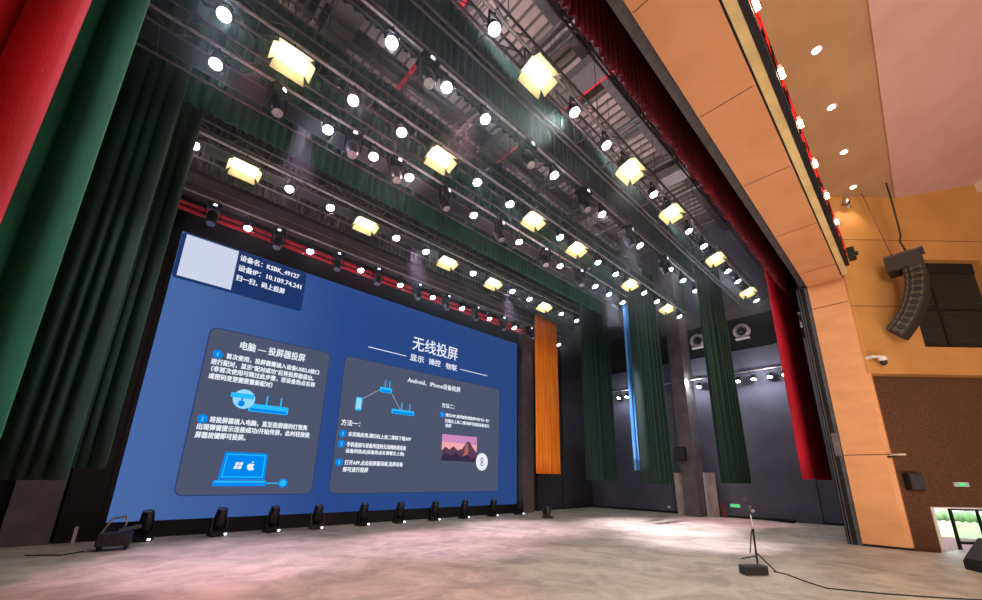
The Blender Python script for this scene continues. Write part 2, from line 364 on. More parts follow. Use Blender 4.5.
flat('information_card', rrect(0.26, 6.86, 3.74, 8.31, 0.1), 'info', -0.004)
flat('blank_white_card', [(0.36, 6.95), (0.36, 8.27), (1.68, 8.27), (1.68, 6.95)], 'qr', -0.008)
for nm, a in (('left', (1.42, 1.0, 4.88, 5.66)), ('right', (5.45, 1.0, 13.1, 5.68))):
    flat('card_border', rrect(a[0] - .03, a[1] - .03, a[2] + .03, a[3] + .03, 0.2), 'edge', -0.004)
    flat('instruction_card', rrect(*a, 0.18), 'card', -0.008)

font_ok = True
def text(s, x0, x1, zc, h, m='white', name='screen_text', bold=0.0, y=-0.014):
    cu = bpy.data.curves.new('t', 'FONT'); cu.body = s; cu.size = 1; cu.fill_mode = 'FRONT'; cu.resolution_u = 2
    to = bpy.data.objects.new('t', cu); COL.objects.link(to)
    bpy.context.view_layer.update()
    me = bpy.data.meshes.new_from_object(to.evaluated_get(bpy.context.evaluated_depsgraph_get()))
    COL.objects.unlink(to); bpy.data.objects.remove(to)
    xs = [v.co.x for v in me.vertices]; ys = [v.co.y for v in me.vertices]
    if not xs: return
    sx = (x1 - x0) / (max(xs) - min(xs)); my = (max(ys) + min(ys)) / 2; mx = min(xs); sy = h / max(0.2, (max(ys) - min(ys)))
    src = [(x0 + (v.co.x - mx) * sx, zc + (v.co.y - my) * sy) for v in me.vertices]; pf = [tuple(p.vertices) for p in me.polygons]
    g = G()
    for k, (ox, oz) in enumerate(((0, 0), (0.009, 0), (0, 0.007), (-0.006, -0.004)) if h > 0.1 else ((0, 0),)):
        g.add([L3(a + ox, b + oz, y - 0.0006 * k) for a, b in src], pf)
    bpy.data.meshes.remove(me); me = bpy.data.meshes.new(name); me.from_pydata(g.v, [], g.f); me.materials.append(E_[m])
    o = bpy.data.objects.new(name, me); COL.objects.link(o); o.parent = scr
    return o
B = 0.012
text('设备名：KSBK_49127', 1.75, 3.50, 8.08, 0.21, bold=B); text('设备IP：10.109.74.241', 1.75, 3.62, 7.74, 0.21, bold=B); text('扫一扫，码上投屏', 1.75, 3.14, 7.40, 0.2, bold=B)
text('电脑 — 投屏器投屏', 2.21, 4.09, 5.30, 0.26, bold=B)
text('首次使用，投屏器需插入设备USB2.0接口', 1.92, 4.60, 4.90, 0.17, bold=B); text('进行配对，显示“配对成功”后将投屏器拔出。', 1.58, 4.46, 4.67, 0.17, bold=B)
text('（非首次使用可跳过此步骤，若设备热点名称', 1.62, 4.52, 4.46, 0.17, bold=B); text('或密码变更需要重新配对）', 1.60, 3.25, 4.24, 0.17, bold=B)
text('将投屏器插入电脑，直至投屏器的灯常亮', 1.84, 4.47, 3.02, 0.17, bold=B); text('出现弹窗提示连接成功/开始传屏，此时轻按投', 1.58, 4.58, 2.80, 0.17, bold=B); text('屏器按键即可投屏。', 1.58, 2.79, 2.58, 0.17, bold=B)
text('无线投屏', 8.13, 10.46, 6.86, 0.60, bold=B)
text('显示', 8.06, 8.72, 6.22, 0.27, bold=B); text('操控', 8.97, 9.56, 6.24, 0.27, bold=B); text('物联', 9.85, 10.46, 6.22, 0.27, bold=B)
for a, b in ((6.25, 7.88), (10.65, 12.29)): flat('title_rule', [(a, 6.205), (a, 6.235), (b, 6.235), (b, 6.205)], 'white', -0.008)
text('Android、iPhone设备投屏', 8.03, 10.70, 5.28, 0.23, bold=B)
text('方法一：', 5.57, 6.25, 3.33, 0.21, bold=B); text('未安装应用,请扫右上角二维码下载APP', 5.86, 8.37, 2.95, 0.165, bold=B)
text('手机连接与设备所连的无线网络或连接', 5.85, 8.18, 2.60, 0.165, bold=B); text('设备的热点(设备热点名请看左上角)', 5.84, 8.12, 2.37, 0.165, bold=B)
text('打开APP,点击投屏器深度,选择设备', 5.85, 8.10, 1.99, 0.165, bold=B); text('即可进行投屏', 5.82, 6.72, 1.76, 0.165, bold=B)
text('方法二：', 9.75, 10.42, 4.48, 0.19, bold=B); text('通过APP,选择触控或投屏中的“扫一扫”', 9.97, 12.48, 4.09, 0.15, bold=B)
text('扫描左上角二维码即可连接设备进行', 9.95, 12.48, 3.85, 0.15, bold=B); text('投屏', 9.99, 10.29, 3.65, 0.15, bold=B)
for s_, x, z in (('1', 1.70, 4.90), ('2', 1.67, 3.02), ('1', 5.67, 2.95), ('2', 5.66, 2.60), ('3', 5.66, 1.99), ('1', 9.80, 4.09)):
    flat('step_badge', circ(x, z, 0.125), 'azure', -0.011); text(s_, x - (.012 if s_ == '1' else .03), x + (.012 if s_ == '1' else .03), z, 0.1, m='pale', y=-0.016)
# router with plug bubble
def router(x0, x1, z0, z1):
    flat('router_icon', rrect(x0, z0, x1, z1, 0.05), 'azure_light', -0.012); flat('router_icon_front', [(x0 + .05, z0 + .02), (x0 + .05, z0 + .1), (x1 - .05, z0 + .1), (x1 - .05, z0 + .02)], 'azure', -0.015)
    for f_ in (0.42, 0.78):
        x = x0 + (x1 - x0) * f_; flat('router_antenna', [(x - .02, z1 - .02), (x - .02, z1 + .28), (x + .02, z1 + .28), (x + .02, z1 - .02)], 'azure_light', -0.012)
router(2.72, 3.83, 3.36, 3.60)
flat('plug_bubble', circ(2.57, 3.70, 0.29), 'pale', -0.018); flat('plug_bar', [(2.22, 3.72), (2.22, 3.86), (2.82, 3.86), (2.82, 3.72)], 'azure_light', -0.021); flat('plug_ball', circ(2.52, 3.56, 0.09), 'azure', -0.022)
flat('plug_stem', [(2.50, 3.56), (2.50, 3.74), (2.54, 3.74), (2.54, 3.56)], 'azure', -0.024)
# laptop
flat('laptop_lid', [(2.30, 1.40), (2.36, 2.16), (3.46, 2.16), (3.48, 1.40)], 'azure', -0.012)
flat('laptop_screen_edge', [(2.37, 1.46), (2.42, 2.11), (3.41, 2.11), (3.42, 1.46)], 'azure_light', -0.015); flat('laptop_screen', [(2.40, 1.49), (2.44, 2.08), (3.38, 2.08), (3.39, 1.49)], 'azure', -0.018)
flat('laptop_base', [(2.20, 1.22), (2.20, 1.38), (3.54, 1.38), (3.54, 1.22)], 'azure', -0.020); flat('laptop_deck', [(2.24, 1.32), (2.24, 1.37), (3.50, 1.37), (3.50, 1.32)], 'azure_light', -0.023)
flat('dongle_cable', [(3.52, 1.29), (3.52, 1.32), (3.95, 1.32), (3.95, 1.29)], 'azure_light', -0.012); flat('dongle', circ(4.0, 1.31, 0.13), 'azure', -0.016); flat('dongle_face', circ(4.0, 1.31, 0.09), 'azure_light', -0.02)
for i in (0, 1):
    for j in (0, 1):
        x = 2.63 + i * .1 + j * .02; z = 1.69 + j * .1
        flat('window_logo', [(x, z), (x + .015, z + .085), (x + .1, z + .095), (x + .085, z + .01)], 'white', -0.022)
apple = [(3.07, 1.67), (3.02, 1.66), (2.98, 1.70), (2.96, 1.76), (2.97, 1.82), (3.01, 1.85), (3.06, 1.84), (3.10, 1.85), (3.15, 1.83), (3.12, 1.79), (3.12, 1.74), (3.16, 1.71), (3.13, 1.67), (3.10, 1.66)]
flat('fruit_logo', apple, 'white', -0.022); flat('fruit_logo_leaf', [(3.06, 1.87), (3.08, 1.91), (3.12, 1.93), (3.10, 1.88)], 'white', -0.022)
# network picture, phone and two routers
router(6.88, 7.38, 4.60, 4.80); router(7.44, 8.44, 3.86, 4.04)
flat('phone_icon', rrect(6.00, 3.80, 6.24, 4.28, 0.04), 'azure_light', -0.012); flat('phone_screen', [(6.03, 3.86), (6.03, 4.24), (6.21, 4.24), (6.21, 3.86)], 'pale', -0.015)
def seg(x0, z0, x1, z1, t=0.012):
    d = Vector((x1 - x0, z1 - z0)).normalized(); n_ = Vector((-d.y, d.x)) * t
    flat('link_line', [(x0 + n_.x, z0 + n_.y), (x1 + n_.x, z1 + n_.y), (x1 - n_.x, z1 - n_.y), (x0 - n_.x, z0 - n_.y)], 'line', -0.011)
seg(6.26, 4.25, 6.85, 4.66); seg(7.40, 4.58, 7.80, 4.05)
# landscape picture
flat('landscape_sky', [(9.86, 2.21), (9.86, 3.28), (11.76, 3.30), (11.76, 2.22)], 'sky', -0.012); flat('landscape_glow', [(9.86, 2.6), (9.86, 2.98), (11.76, 2.94), (11.76, 2.6)], 'skylow', -0.014)
flat('landscape_far_ridge', [(9.86, 2.22), (9.86, 2.62), (10.05, 2.78), (10.25, 2.66), (10.45, 2.82), (10.7, 2.66), (10.95, 2.74), (11.1, 2.95), (11.25, 3.08), (11.38, 3.02), (11.5, 2.84), (11.76, 2.62), (11.76, 2.22)], 'rock', -0.016)
flat('landscape_lit_rock', [(10.9, 2.3), (11.05, 2.6), (11.12, 2.9), (11.22, 3.0), (11.3, 2.7), (11.2, 2.4)], 'rocklit', -0.018)
flat('landscape_near_rock', [(9.86, 2.21), (9.86, 2.40), (10.1, 2.52), (10.35, 2.42), (10.6, 2.55), (10.9, 2.40), (11.2, 2.5), (11.5, 2.36), (11.76, 2.42), (11.76, 2.21)], 'rockdark', -0.020)
flat('round_badge', circ(12.08, 2.24, 0.38, sx=0.92), 'white', -0.022)
flat('round_badge_mark', circ(12.08, 2.33, 0.09), 'card', -0.026); flat('round_badge_mark', circ(12.08, 2.14, 0.09), 'card', -0.026); flat('round_badge_mark', circ(12.08, 2.33, 0.05), 'white', -0.029); flat('round_badge_mark', circ(12.08, 2.14, 0.05), 'white', -0.029)

# red twin pipes over the screen
rp = empty('red_pipe_run', (7, 13.50, 9.05), 'pair of parallel bright red pipes running above the screen', 'pipe')
for dz in (-0.07, 0.12): G().cyl((-13, 0, dz), (8.4, 0, dz), 0.065, 8).build('pipe', M['redpipe'], rp)

# ------------------------------------------------------------------ drapes
def curtain(name, label, cat, x0, x1, y, z0, z1, m, amp=0.1, per=0.3, seed=1, group=None, hem=0.0, flare=0.0, irregular=0.5, res=10):
    rnd = random.Random(seed); xs = []; x = x0
    n = max(8, int((x1 - x0) / per * res)); off = []
    ph = [rnd.uniform(0, 6.28) for _ in range(6)]
    for i in range(n + 1):
        u = (x1 - x0) * i / n
        wv = 2 * PI * u / per + irregular * 1.6 * math.sin(u * 1.7 / per + ph[0]) + irregular * math.sin(u * 0.63 / per * 2 + ph[1])
        a = amp * (0.75 + 0.45 * irregular * math.sin(u * 0.9 / per + ph[2]))
        off.append((u, a * math.sin(wv), 0.25 * per * irregular * math.cos(wv)))
    rows = 14; vs = []
    for j in range(rows + 1):
        t = j / rows; z = z1 + (z0 - z1) * t
        for k, (u, dy, dx) in enumerate(off):
            s_ = 0.75 + 0.25 * t
            hz = hem * 0.5 * math.sin(u * 9 + ph[3]) * (j == rows)
            vs.append((x0 + u + dx + 0.03 * math.sin(3 * t + u * 2 + ph[4]) * irregular, dy * s_ + flare * t, z + hz))
    fs = [(j * (n + 1) + i, (j + 1) * (n + 1) + i, (j + 1) * (n + 1) + i + 1, j * (n + 1) + i + 1) for j in range(rows) for i in range(n)]
    g_ = G(); xc = (x0 + x1) / 2
    g_.add([(a - xc, b, c - z0) for a, b, c in vs], fs, True)
    o = g_.build(name, M[m], loc=(xc, y, z0))
    so = o.modifiers.new('thickness', 'SOLIDIFY'); so.thickness = 0.012
    G().cyl((x0 - xc, 0, z1 - z0), (x1 - xc, 0, z1 - z0), 0.03, 8).build('hanging_rod', M['steel'], o)
    for xx in (x0 + 0.2 * (x1 - x0), x0 + 0.8 * (x1 - x0)): G().cyl((xx - xc, 0, z1 - z0), (xx - xc, 0, 15.0 - z0), 0.012, 4).build('suspension_cable', M['steel'], o)
    return tag(o, label, cat, group)

LT = 11.0
# left side
curtain('main_curtain', 'crimson velvet main curtain in large folds at the left edge beside the camera', 'curtain', -2.9, -0.56, 2.58, 0.6, LT, 'red', 0.11, 0.34, 3, res=22)
curtain('leg_curtain', 'bright green velvet leg curtain hanging directly behind the left red curtain', 'curtain', -3.6, -0.70, 4.95, 1.5, LT, 'green', 0.11, 0.32, 5, res=22)
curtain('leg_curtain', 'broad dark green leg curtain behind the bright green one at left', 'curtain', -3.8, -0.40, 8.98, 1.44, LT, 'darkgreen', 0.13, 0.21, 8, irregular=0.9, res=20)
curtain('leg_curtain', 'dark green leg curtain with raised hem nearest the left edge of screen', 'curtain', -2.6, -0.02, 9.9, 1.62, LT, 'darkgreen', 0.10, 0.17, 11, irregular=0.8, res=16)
# right side
curtain('main_curtain', 'crimson velvet main curtain drawn open beside the right tan pillar', 'curtain', 15.62, 19.6, 2.62, 1.7, LT, 'red', 0.13, 0.5, 4, irregular=0.8, res=20)
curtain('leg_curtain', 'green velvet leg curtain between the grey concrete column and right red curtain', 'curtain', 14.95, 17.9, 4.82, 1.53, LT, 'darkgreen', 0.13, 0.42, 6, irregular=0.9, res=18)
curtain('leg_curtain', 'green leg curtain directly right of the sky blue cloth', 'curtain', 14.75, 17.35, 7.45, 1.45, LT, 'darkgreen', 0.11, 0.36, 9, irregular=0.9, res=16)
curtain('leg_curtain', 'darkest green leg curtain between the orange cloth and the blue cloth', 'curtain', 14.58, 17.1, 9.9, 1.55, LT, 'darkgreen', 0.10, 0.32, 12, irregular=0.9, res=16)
curtain('blue_drape', 'sky blue hanging cloth beside the green leg curtain at right', 'drape', 15.04, 16.3, 7.9, 1.95, 9.1, 'blue', 0.06, 0.2, 13, hem=0.05)
curtain('orange_drape', 'bright orange hanging cloth just right of the video wall', 'drape', 13.92, 15.72, 12.0, 1.78, 9.6, 'orange', 0.05, 0.22, 14, irregular=0.3)
# borders
curtain('red_valance', 'dark red velvet valance hanging across the top of the stage opening', 'valance', -6, 19.0, 2.36, 8.12, 13.6, 'redvalance', 0.06, 0.16, 21, hem=0.1, irregular=0.3)
curtain('border_curtain', 'grey green border cloth behind the frontmost lighting truss', 'border', -6, 18.0, 5.62, 9.75, 12.2, 'border', 0.04, 0.2, 22, irregular=0.3)
curtain('border_curtain', 'dark teal border cloth between the third and fourth lighting trusses', 'border', -6, 14.6, 7.30, 9.6, 10.75, 'border', 0.04, 0.2, 23, irregular=0.3)
curtain('border_curtain', 'deep green border cloth between the fourth and fifth lighting trusses', 'border', -6, 17.6, 9.55, 9.3, 12.2, 'green', 0.05, 0.2, 24, irregular=0.3)
curtain('border_curtain', 'black pleated border cloth above the grey beam over the screen', 'border', -6, 16.5, 11.5, 9.1, 11.0, 'blackcloth', 0.05, 0.16, 25, irregular=0.1)

# ------------------------------------------------------------------ lighting trusses
def truss(i, y, z, x0, x1, label, rear=0.6, box=0.34, tray=True):
    t = empty('lighting_truss', ((x0 + x1) / 2, y, z), label, 'truss')
    h = (x1 - x0) / 2
    for dy in (-box / 2, box / 2):
        for dz in (0.0, box):
            G().cyl((-h, dy, dz), (h, dy, dz), 0.026, 6).build('chord', M['steel'], t)
    g = G(); n = int(2 * h / 0.55)
    for k in range(n):
        a = -h + 2 * h * k / n; b = -h + 2 * h * (k + 1) / n
        for dy in (-box / 2, box / 2):
            g.frus((a, dy, 0 if k % 2 else box), (b, dy, box if k % 2 else 0), 0.011, 0.011, 4)
        g.frus((a, -box / 2, 0), (a, box / 2, 0), 0.011, 0.011, 4); g.frus((a, -box / 2, box), (a, box / 2, box), 0.011, 0.011, 4)
    g.build('lacing', M['steel'], t)
    g = G(); x = -h
    while x < h - 0.3:
        g.cyl((x, -box / 2 - 0.05, -0.08), (min(x + 2.9, h), -box / 2 - 0.05, -0.08), 0.03, 8)
        g.cyl((min(x + 2.9, h), -box / 2 - 0.05, -0.08), (min(x + 3.0, h), -box / 2 - 0.05, -0.08), 0.018, 8); x += 3.0
    g.build('hanging_pipe', M['silver'], t)
    if rear:
        for dz in (-0.12, 0.1): G().cyl((-h, rear, dz), (h, rear, dz), 0.028, 6).build('rear_pipe', M['grey' if dz > 0 else 'steel'], t)
        k = -h + 0.4
        while k < h: G().frus((k, box / 2, 0), (k, rear, 0.0), 0.014, 0.014, 4).frus((k, rear, -.12), (k, rear, .1), 0.014, 0.014, 4).build('cross_bar', M['steel'], t); k += 1.1
        if tray: G().box((-h, box / 2 + 0.03, 0.02), (h, rear - 0.08, 0.08)).build('cable_tray', M['black'], t)
    k = -h + 1.2
    while k < h:
        G().cyl((k, 0, box), (k, 0, 14.35 - z), 0.010, 4).build('hoist_cable', M['steel'], t); k += 3.1
    return t
TR = [('frontmost', 3.86, 9.50, 19.5), ('second', 5.12, 9.40, 19.2), ('third', 6.70, 9.50, 18.9), ('fourth', 7.62, 9.36, 18.2), ('fifth', 10.25, 9.36, 17.9)]
truss(1, 3.94, 9.48, -3.5, 19.5, 'frontmost steel lighting truss, just behind the red valance', tray=False)
truss(2, 5.28, 9.48, -3.5, 19.0, 'second steel lighting truss from the front, in front of grey green border', rear=0, box=0.16)
truss(3, 6.93, 9.48, -3.5, 18.9, 'third steel lighting truss from the front, with bright aluminium pipe', rear=0)
truss(4, 8.02, 9.48, -3.5, 18.2, 'fourth steel lighting truss from the front, carrying moving heads', rear=0.75)
truss(5, 10.67, 9.48, -3.5, 17.9, 'fifth steel lighting truss, in front of the black pleated border', rear=0.7)
t6 = empty('lighting_pipe', (7.5, 12.58, 9.08), 'rearmost lighting pipe close in front of the video wall', 'pipe')
for dz, mm in ((0, 'silver'), (0.3, 'steel')): G().cyl((-11, 0, dz), (9.3, 0, dz), 0.03, 8).build('pipe', M[mm], t6)
for k in range(20): G().cyl((-10.5 + k, 0, 0), (-10.5 + k, 0, 0.3), 0.014, 5).build('spacer', M['steel'], t6)
for k in range(7): G().cyl((-9.5 + 3 * k, 0, 0.3), (-9.5 + 3 * k, 0, 5.3), 0.01, 4).build('hoist_cable', M['steel'], t6)
tp = empty('batten_pipe', (7, 3.2, 10.0), 'thin pipe batten between the red valance and the frontmost truss', 'pipe')
for dz in (0, 0.22): G().cyl((-10, 0, dz), (12.2, 0, dz), 0.025, 6).build('pipe', M['steel'], tp)
for k in range(7): G().cyl((-9 + 3.3 * k, 0, 0), (-9 + 3.3 * k, 0, 4.3), 0.01, 4).build('hoist_cable', M['steel'], tp)

# fly tower catwalk, conduits and ducts
def catwalk(x0, x1, y, z, label):
    c = empty('catwalk', ((x0 + x1) / 2, y, z), label, 'catwalk'); h = (x1 - x0) / 2
    G().box((-h, -0.35, -0.05), (h, 0.35, 0)).build('deck', M['steel'], c)
    for dy in (-0.35, 0.35):
        g = G()
        for dz in (0.5, 1.0): g.cyl((-h, dy, dz), (h, dy, dz), 0.022, 6)
        k = -h
        while k <= h: g.cyl((k, dy, 0), (k, dy, 1.0), 0.018, 5); k += 1.2
        g.build('railing', M['steel'], c)
    k = -h + 0.6
    while k <= h: G().cyl((k, 0.3, 0), (k, 0.3, 14.4 - z), 0.02, 5).build('hanger', M['steel'], c); k += 3.6
catwalk(-4, 19.5, 9.2, 12.55, 'narrow steel catwalk with railings under the fly tower ceiling')
for i, (x, mm) in enumerate([(1.2, 'silver'), (1.5, 'grey'), (1.8, 'silver'), (4.6, 'redpipe'), (6.9, 'grey'), (7.15, 'silver'), (7.4, 'grey'), (9.2, 'redpipe'), (11.4, 'grey'), (11.7, 'grey'), (14.1, 'grey'), (16.5, 'silver')]):
    nm = {'silver': 'pale', 'grey': 'grey', 'redpipe': 'red'}[mm]
    tag(G().cyl((0, -6, 0), (0, 6.2, 0), 0.06, 8).build('conduit', M[mm], loc=(x, 7.7, 14.1)), nm + ' conduit under the fly tower ceiling, %s of all conduits from the left' % ORD[i], 'conduit', 'conduits under the fly tower ceiling')
for i, (x, lb) in enumerate([(2.4, 'leftmost of the large grey air ducts under the fly tower ceiling'), (8.6, 'middle of the large grey air ducts under the fly tower ceiling'), (14.9, 'right of the large grey air ducts under the fly tower ceiling')]):
    tag(G().box((-0.35, -5.8, -0.2), (0.35, 6, 0.2)).build('air_duct', M['conc'], loc=(x, 7.7, 13.95), bevel=0.02), lb, 'duct')

# ------------------------------------------------------------------ stage lamps
def make_par(m):
    r = empty('stage_lamp', (0, 0, 0), 'x', 'stage lamp')
    g = G(); g.lathe([(0, 0.2), (0.07, 0.2), (0.1, 0.15), (0.105, 0.0), (0.12, -0.02), (0.12, -0.04), (0.108, -0.04), (0.108, -0.01)], 14); g.build('body', M['blackgloss'], r)
    g = G(); g.add([(0.100 * math.cos(2 * PI * i / 16), 0.100 * math.sin(2 * PI * i / 16), -0.02) for i in range(16)], [tuple(range(15, -1, -1))]); g.build('lens', M[m], r)
    return r
def yoke(parent, w_, h_):
    g = G(); g.box((-w_, -0.02, 0), (-w_ + 0.012, 0.02, h_)).box((w_ - 0.012, -0.02, 0), (w_, 0.02, h_)).box((-w_, -0.02, h_), (w_, 0.02, h_ + 0.012)); g.cyl((0, 0, h_), (0, 0, 0.42), 0.02, 6)
    return g.build('yoke', M['black'], parent)
def make_lampset(m):
    root = empty('stage_lamp', (0, 0, 0), 'x', 'stage lamp')
    p = make_par(m)
    R = Matrix.Rotation(math.radians(-22), 4, 'X')
    for ch in list(p.children):
        ch.data.transform(R); ch.parent = root
    bpy.data.objects.remove(p)
    yoke(root, 0.135, 0.30)
    return root
def make_panel():
    root = empty('wash_light', (0, 0, 0), 'x', 'stage light')
    R = Matrix.Rotation(math.radians(-16), 3, 'X')
    w2, d2 = 0.27, 0.15
    g = G(); g.cbox(R @ Vector((0, 0, 0.09)), (2 * w2, 2 * d2, 0.18), R); g.build('housing', M['grey'], root)
    g = G(); g.cbox(R @ Vector((0, 0, -0.006)), (2 * w2 - 0.03, 2 * d2 - 0.03, 0.006), R); g.build('light_panel', M['lamp_warm'], root)
    for (a, b, c, d) in (((-w2, -d2), (w2, -d2), (w2 + .03, -d2 - .13), (-w2 - .03, -d2 - .13)), ((w2, d2), (-w2, d2), (-w2 - .03, d2 + .13), (w2 + .03, d2 + .13)),
                         ((w2, -d2), (w2, d2), (w2 + .09, d2 + .02), (w2 + .09, -d2 - .02)), ((-w2, d2), (-w2, -d2), (-w2 - .09, -d2 - .02), (-w2 - .09, d2 + .02))):
        g = G(); vs = [Vector((a[0], a[1], 0)), Vector((b[0], b[1], 0)), Vector((c[0], c[1], -0.13)), Vector((d[0], d[1], -0.13))]
        up_ = [v + Vector((0, 0, 0.006)) for v in vs]
        g.add([R @ v for v in vs + up_], [(0, 1, 2, 3), (7, 6, 5, 4), (0, 4, 5, 1), (1, 5, 6, 2), (2, 6, 7, 3), (3, 7, 4, 0)])
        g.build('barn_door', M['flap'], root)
    yoke(root, 0.36, 0.30)
    return root
protos = {'c': make_lampset('lamp_cool'), 'p': make_lampset('lamp_pink'), 'w': make_panel()}
used = set()
def hang(kind, x, y, z, label, group, rz=0.0, dz=None):
    if kind in used: o = copy_tree(protos[kind])
    else: o = protos[kind]; used.add(kind)
    o.location = (x, y, z); o.rotation_euler = (0, 0, rz); o['label'] = label; o['group'] = group
    return o
ROWS = {
 'frontmost': (3.72, 9.0, [(3.35, 'c'), (4.48, 'w'), (5.66, 'p'), (6.89, 'p'), (7.96, 'w'), (9.24, 'p'), (10.3, 'w'), (11.59, 'c'), (12.77, 'c'), (13.79, 'w'), (15.09, 'c'), (16.21, 'c'), (17.39, 'w'), (18.62, 'c')]),
 'second': (5.15, 9.0, [(2.19, 'c'), (3.4, 'c'), (4.43, 'c'), (6.79, 'c'), (9.0, 'p'), (11.27, 'p'), (13.52, 'c'), (14.66, 'c'), (15.88, 'c'), (18.19, 'c')]),
 'third': (6.71, 9.0, [(-0.07, 'c'), (1.01, 'w'), (2.19, 'p'), (3.32, 'p'), (4.38, 'w'), (5.56, 'c'), (6.78, 'c'), (7.76, 'w'), (9.06, 'c'), (9.94, 'w'), (11.23, 'c'), (12.43, 'c'), (13.47, 'w'), (14.65, 'c'), (15.79, 'c'), (16.73, 'w'), (18.11, 'c')]),
 'fourth': (7.80, 9.0, [(-0.01, 'c'), (2.1, 'c'), (3.2, 'p'), (4.19, 'p'), (6.37, 'p'), (8.32, 'p'), (10.48, 'p'), (12.74, 'c'), (13.76, 'c'), (14.87, 'c'), (17.17, 'c')]),
 'fifth': (10.45, 9.0, [(0.0, 'p'), (1.04, 'w'), (2.1, 'p'), (3.21, 'p'), (4.29, 'w'), (5.35, 'p'), (6.49, 'c'), (7.4, 'w'), (8.61, 'c'), (9.64, 'w'), (10.74, 'c'), (11.79, 'c'), (12.78, 'w'), (14.02, 'c'), (15.22, 'c'), (16.08, 'w'), (17.22, 'c')]),
 'rearmost': (12.6, 8.62, [(1.65, 'p'), (3.45, 'p'), (5.2, 'p'), (6.8, 'c'), (8.3, 'c'), (9.85, 'c'), (11.45, 'c'), (13.1, 'c'), (14.85, 'c'), (16.6, 'c')]),
}
for row, (y, z, items) in ROWS.items():
    cw = cc = 0
    on = 'pipe' if row == 'rearmost' else 'truss'
    for x, k in items:
        if k == 'w':
            hang('w', x, y, z, 'glowing yellow wash light with barn doors, %s from left on the %s lighting %s' % (ORD[cw], row, on), 'yellow wash lights on the trusses'); cw += 1
        else:
            hang(k, x, y, z, 'round white stage lamp, %s of the round lamps from left on the %s lighting %s' % (ORD[cc] if cc < 14 else 'last', row, on), 'round stage lamps on the trusses'); cc += 1

# moving heads
def make_head(upright):
    root = empty('moving_head_light', (0, 0, 0), 'x', 'stage light')
    s_ = 1 if upright else -1
    g = G(); g.box((-0.19, -0.16, 0.0), (0.19, 0.16, 0.11)); 
    g.v = [(a, b, c * s_) for a, b, c in g.v]; g.f = [f if upright else f[::-1] for f in g.f]
    base = g.build('base', M['blackgloss'], root, bevel=0.02)
    G().box((0.10 if upright else -0.03, -0.168, 0.03 * s_ if upright else -0.09), (0.16 if upright else 0.05, -0.16, 0.075 if upright else -0.04)).build('status_display', M['spark'], base)
    g = G()
    for sx in (-1, 1):
        g.add([(sx * 0.16, -0.06, 0.10 * s_), (sx * 0.16, 0.06, 0.10 * s_), (sx * 0.16, 0.05, 0.46 * s_), (sx * 0.16, -0.05, 0.46 * s_), (sx * 0.195, -0.06, 0.10 * s_), (sx * 0.195, 0.06, 0.10 * s_), (sx * 0.195, 0.05, 0.46 * s_), (sx * 0.195, -0.05, 0.46 * s_)],
              [(0, 1, 2, 3), (7, 6, 5, 4), (0, 4, 5, 1), (1, 5, 6, 2), (2, 6, 7, 3), (3, 7, 4, 0)])
    g.box((-0.195, -0.06, 0.11 if upright else -0.13), (0.195, 0.06, 0.13 if upright else -0.11))
    g.build('yoke', M['blackgloss'], root)
    tilt = math.radians(14 if upright else 158)
    R = Matrix.Rotation(tilt, 3, 'X')
    c = (0, 0, 0.40 * s_)
    g = G(); g.lathe([(0, -0.24), (0.09, -0.23), (0.13, -0.16), (0.145, 0.0), (0.135, 0.14), (0.12, 0.26), (0.105, 0.29), (0.10, 0.27)], 16, R, c)
    hd = g.build('head', M['blackgloss'], root)
    g = G(); g.add([R @ Vector((0.10 * math.cos(2 * PI * i / 16), 0.10 * math.sin(2 * PI * i / 16), 0.272)) + Vector(c) for i in range(16)], [tuple(range(16))])
    g.build('lens', M['silver'], hd)
    if not upright:
        g = G(); g.cyl((-0.1, 0, 0), (-0.1, 0, 0.14), 0.02, 6).cyl((0.1, 0, 0), (0.1, 0, 0.14), 0.02, 6); g.build('clamp', M['steel'], root)
    return root
mh = make_head(False); first = True
HEADS = [('second', 5.15, 9.26, [2.95, 5.8, 8.1, 10.5, 13.0, 17.0]), ('fourth', 7.80, 9.26, [1.05, 2.68, 3.8, 5.3, 7.4, 9.6, 11.7]), ('rearmost', 12.60, 8.92, [0.77, 2.5, 4.37, 5.87, 7.55, 8.97, 10.58, 12.33, 14.18, 16.0])]
for row, y, z, xs in HEADS:
    for i, x in enumerate(xs):
        o = mh if first else copy_tree(mh); first = False
        o.location = (x, y, z); o.rotation_euler = (0, 0, random.uniform(-0.5, 0.5))
        tag(o, 'black moving head light, %s from left hanging on the %s lighting %s' % (ORD[i], row, 'pipe' if row == 'rearmost' else 'truss'), 'stage light', 'hanging moving head lights')
fh = make_head(True)
FX = [0.95, 2.43, 3.71, 4.95, 6.41, 7.77, 9.25, 10.67, 12.24, 13.87]
for i, x in enumerate(FX):
    o = fh if i == 0 else copy_tree(fh)
    o.location = (x, 13.0, 0); o.rotation_euler = (0, 0, random.uniform(-0.25, 0.25))
    tag(o, 'black moving head light on the floor under the screen, %s from left' % ORD[i], 'stage light', 'moving head lights along the foot of the screen')
o = copy_tree(fh); o.location = (13.75, 11.28, 0); o.rotation_euler = (0, 0, 0.9); o.scale = (1.2, 1.2, 0.72); tag(o, 'black stage light standing alone on the floor in front of the orange cloth', 'stage light')
o.pop('group', None) if hasattr(o, 'pop') else None

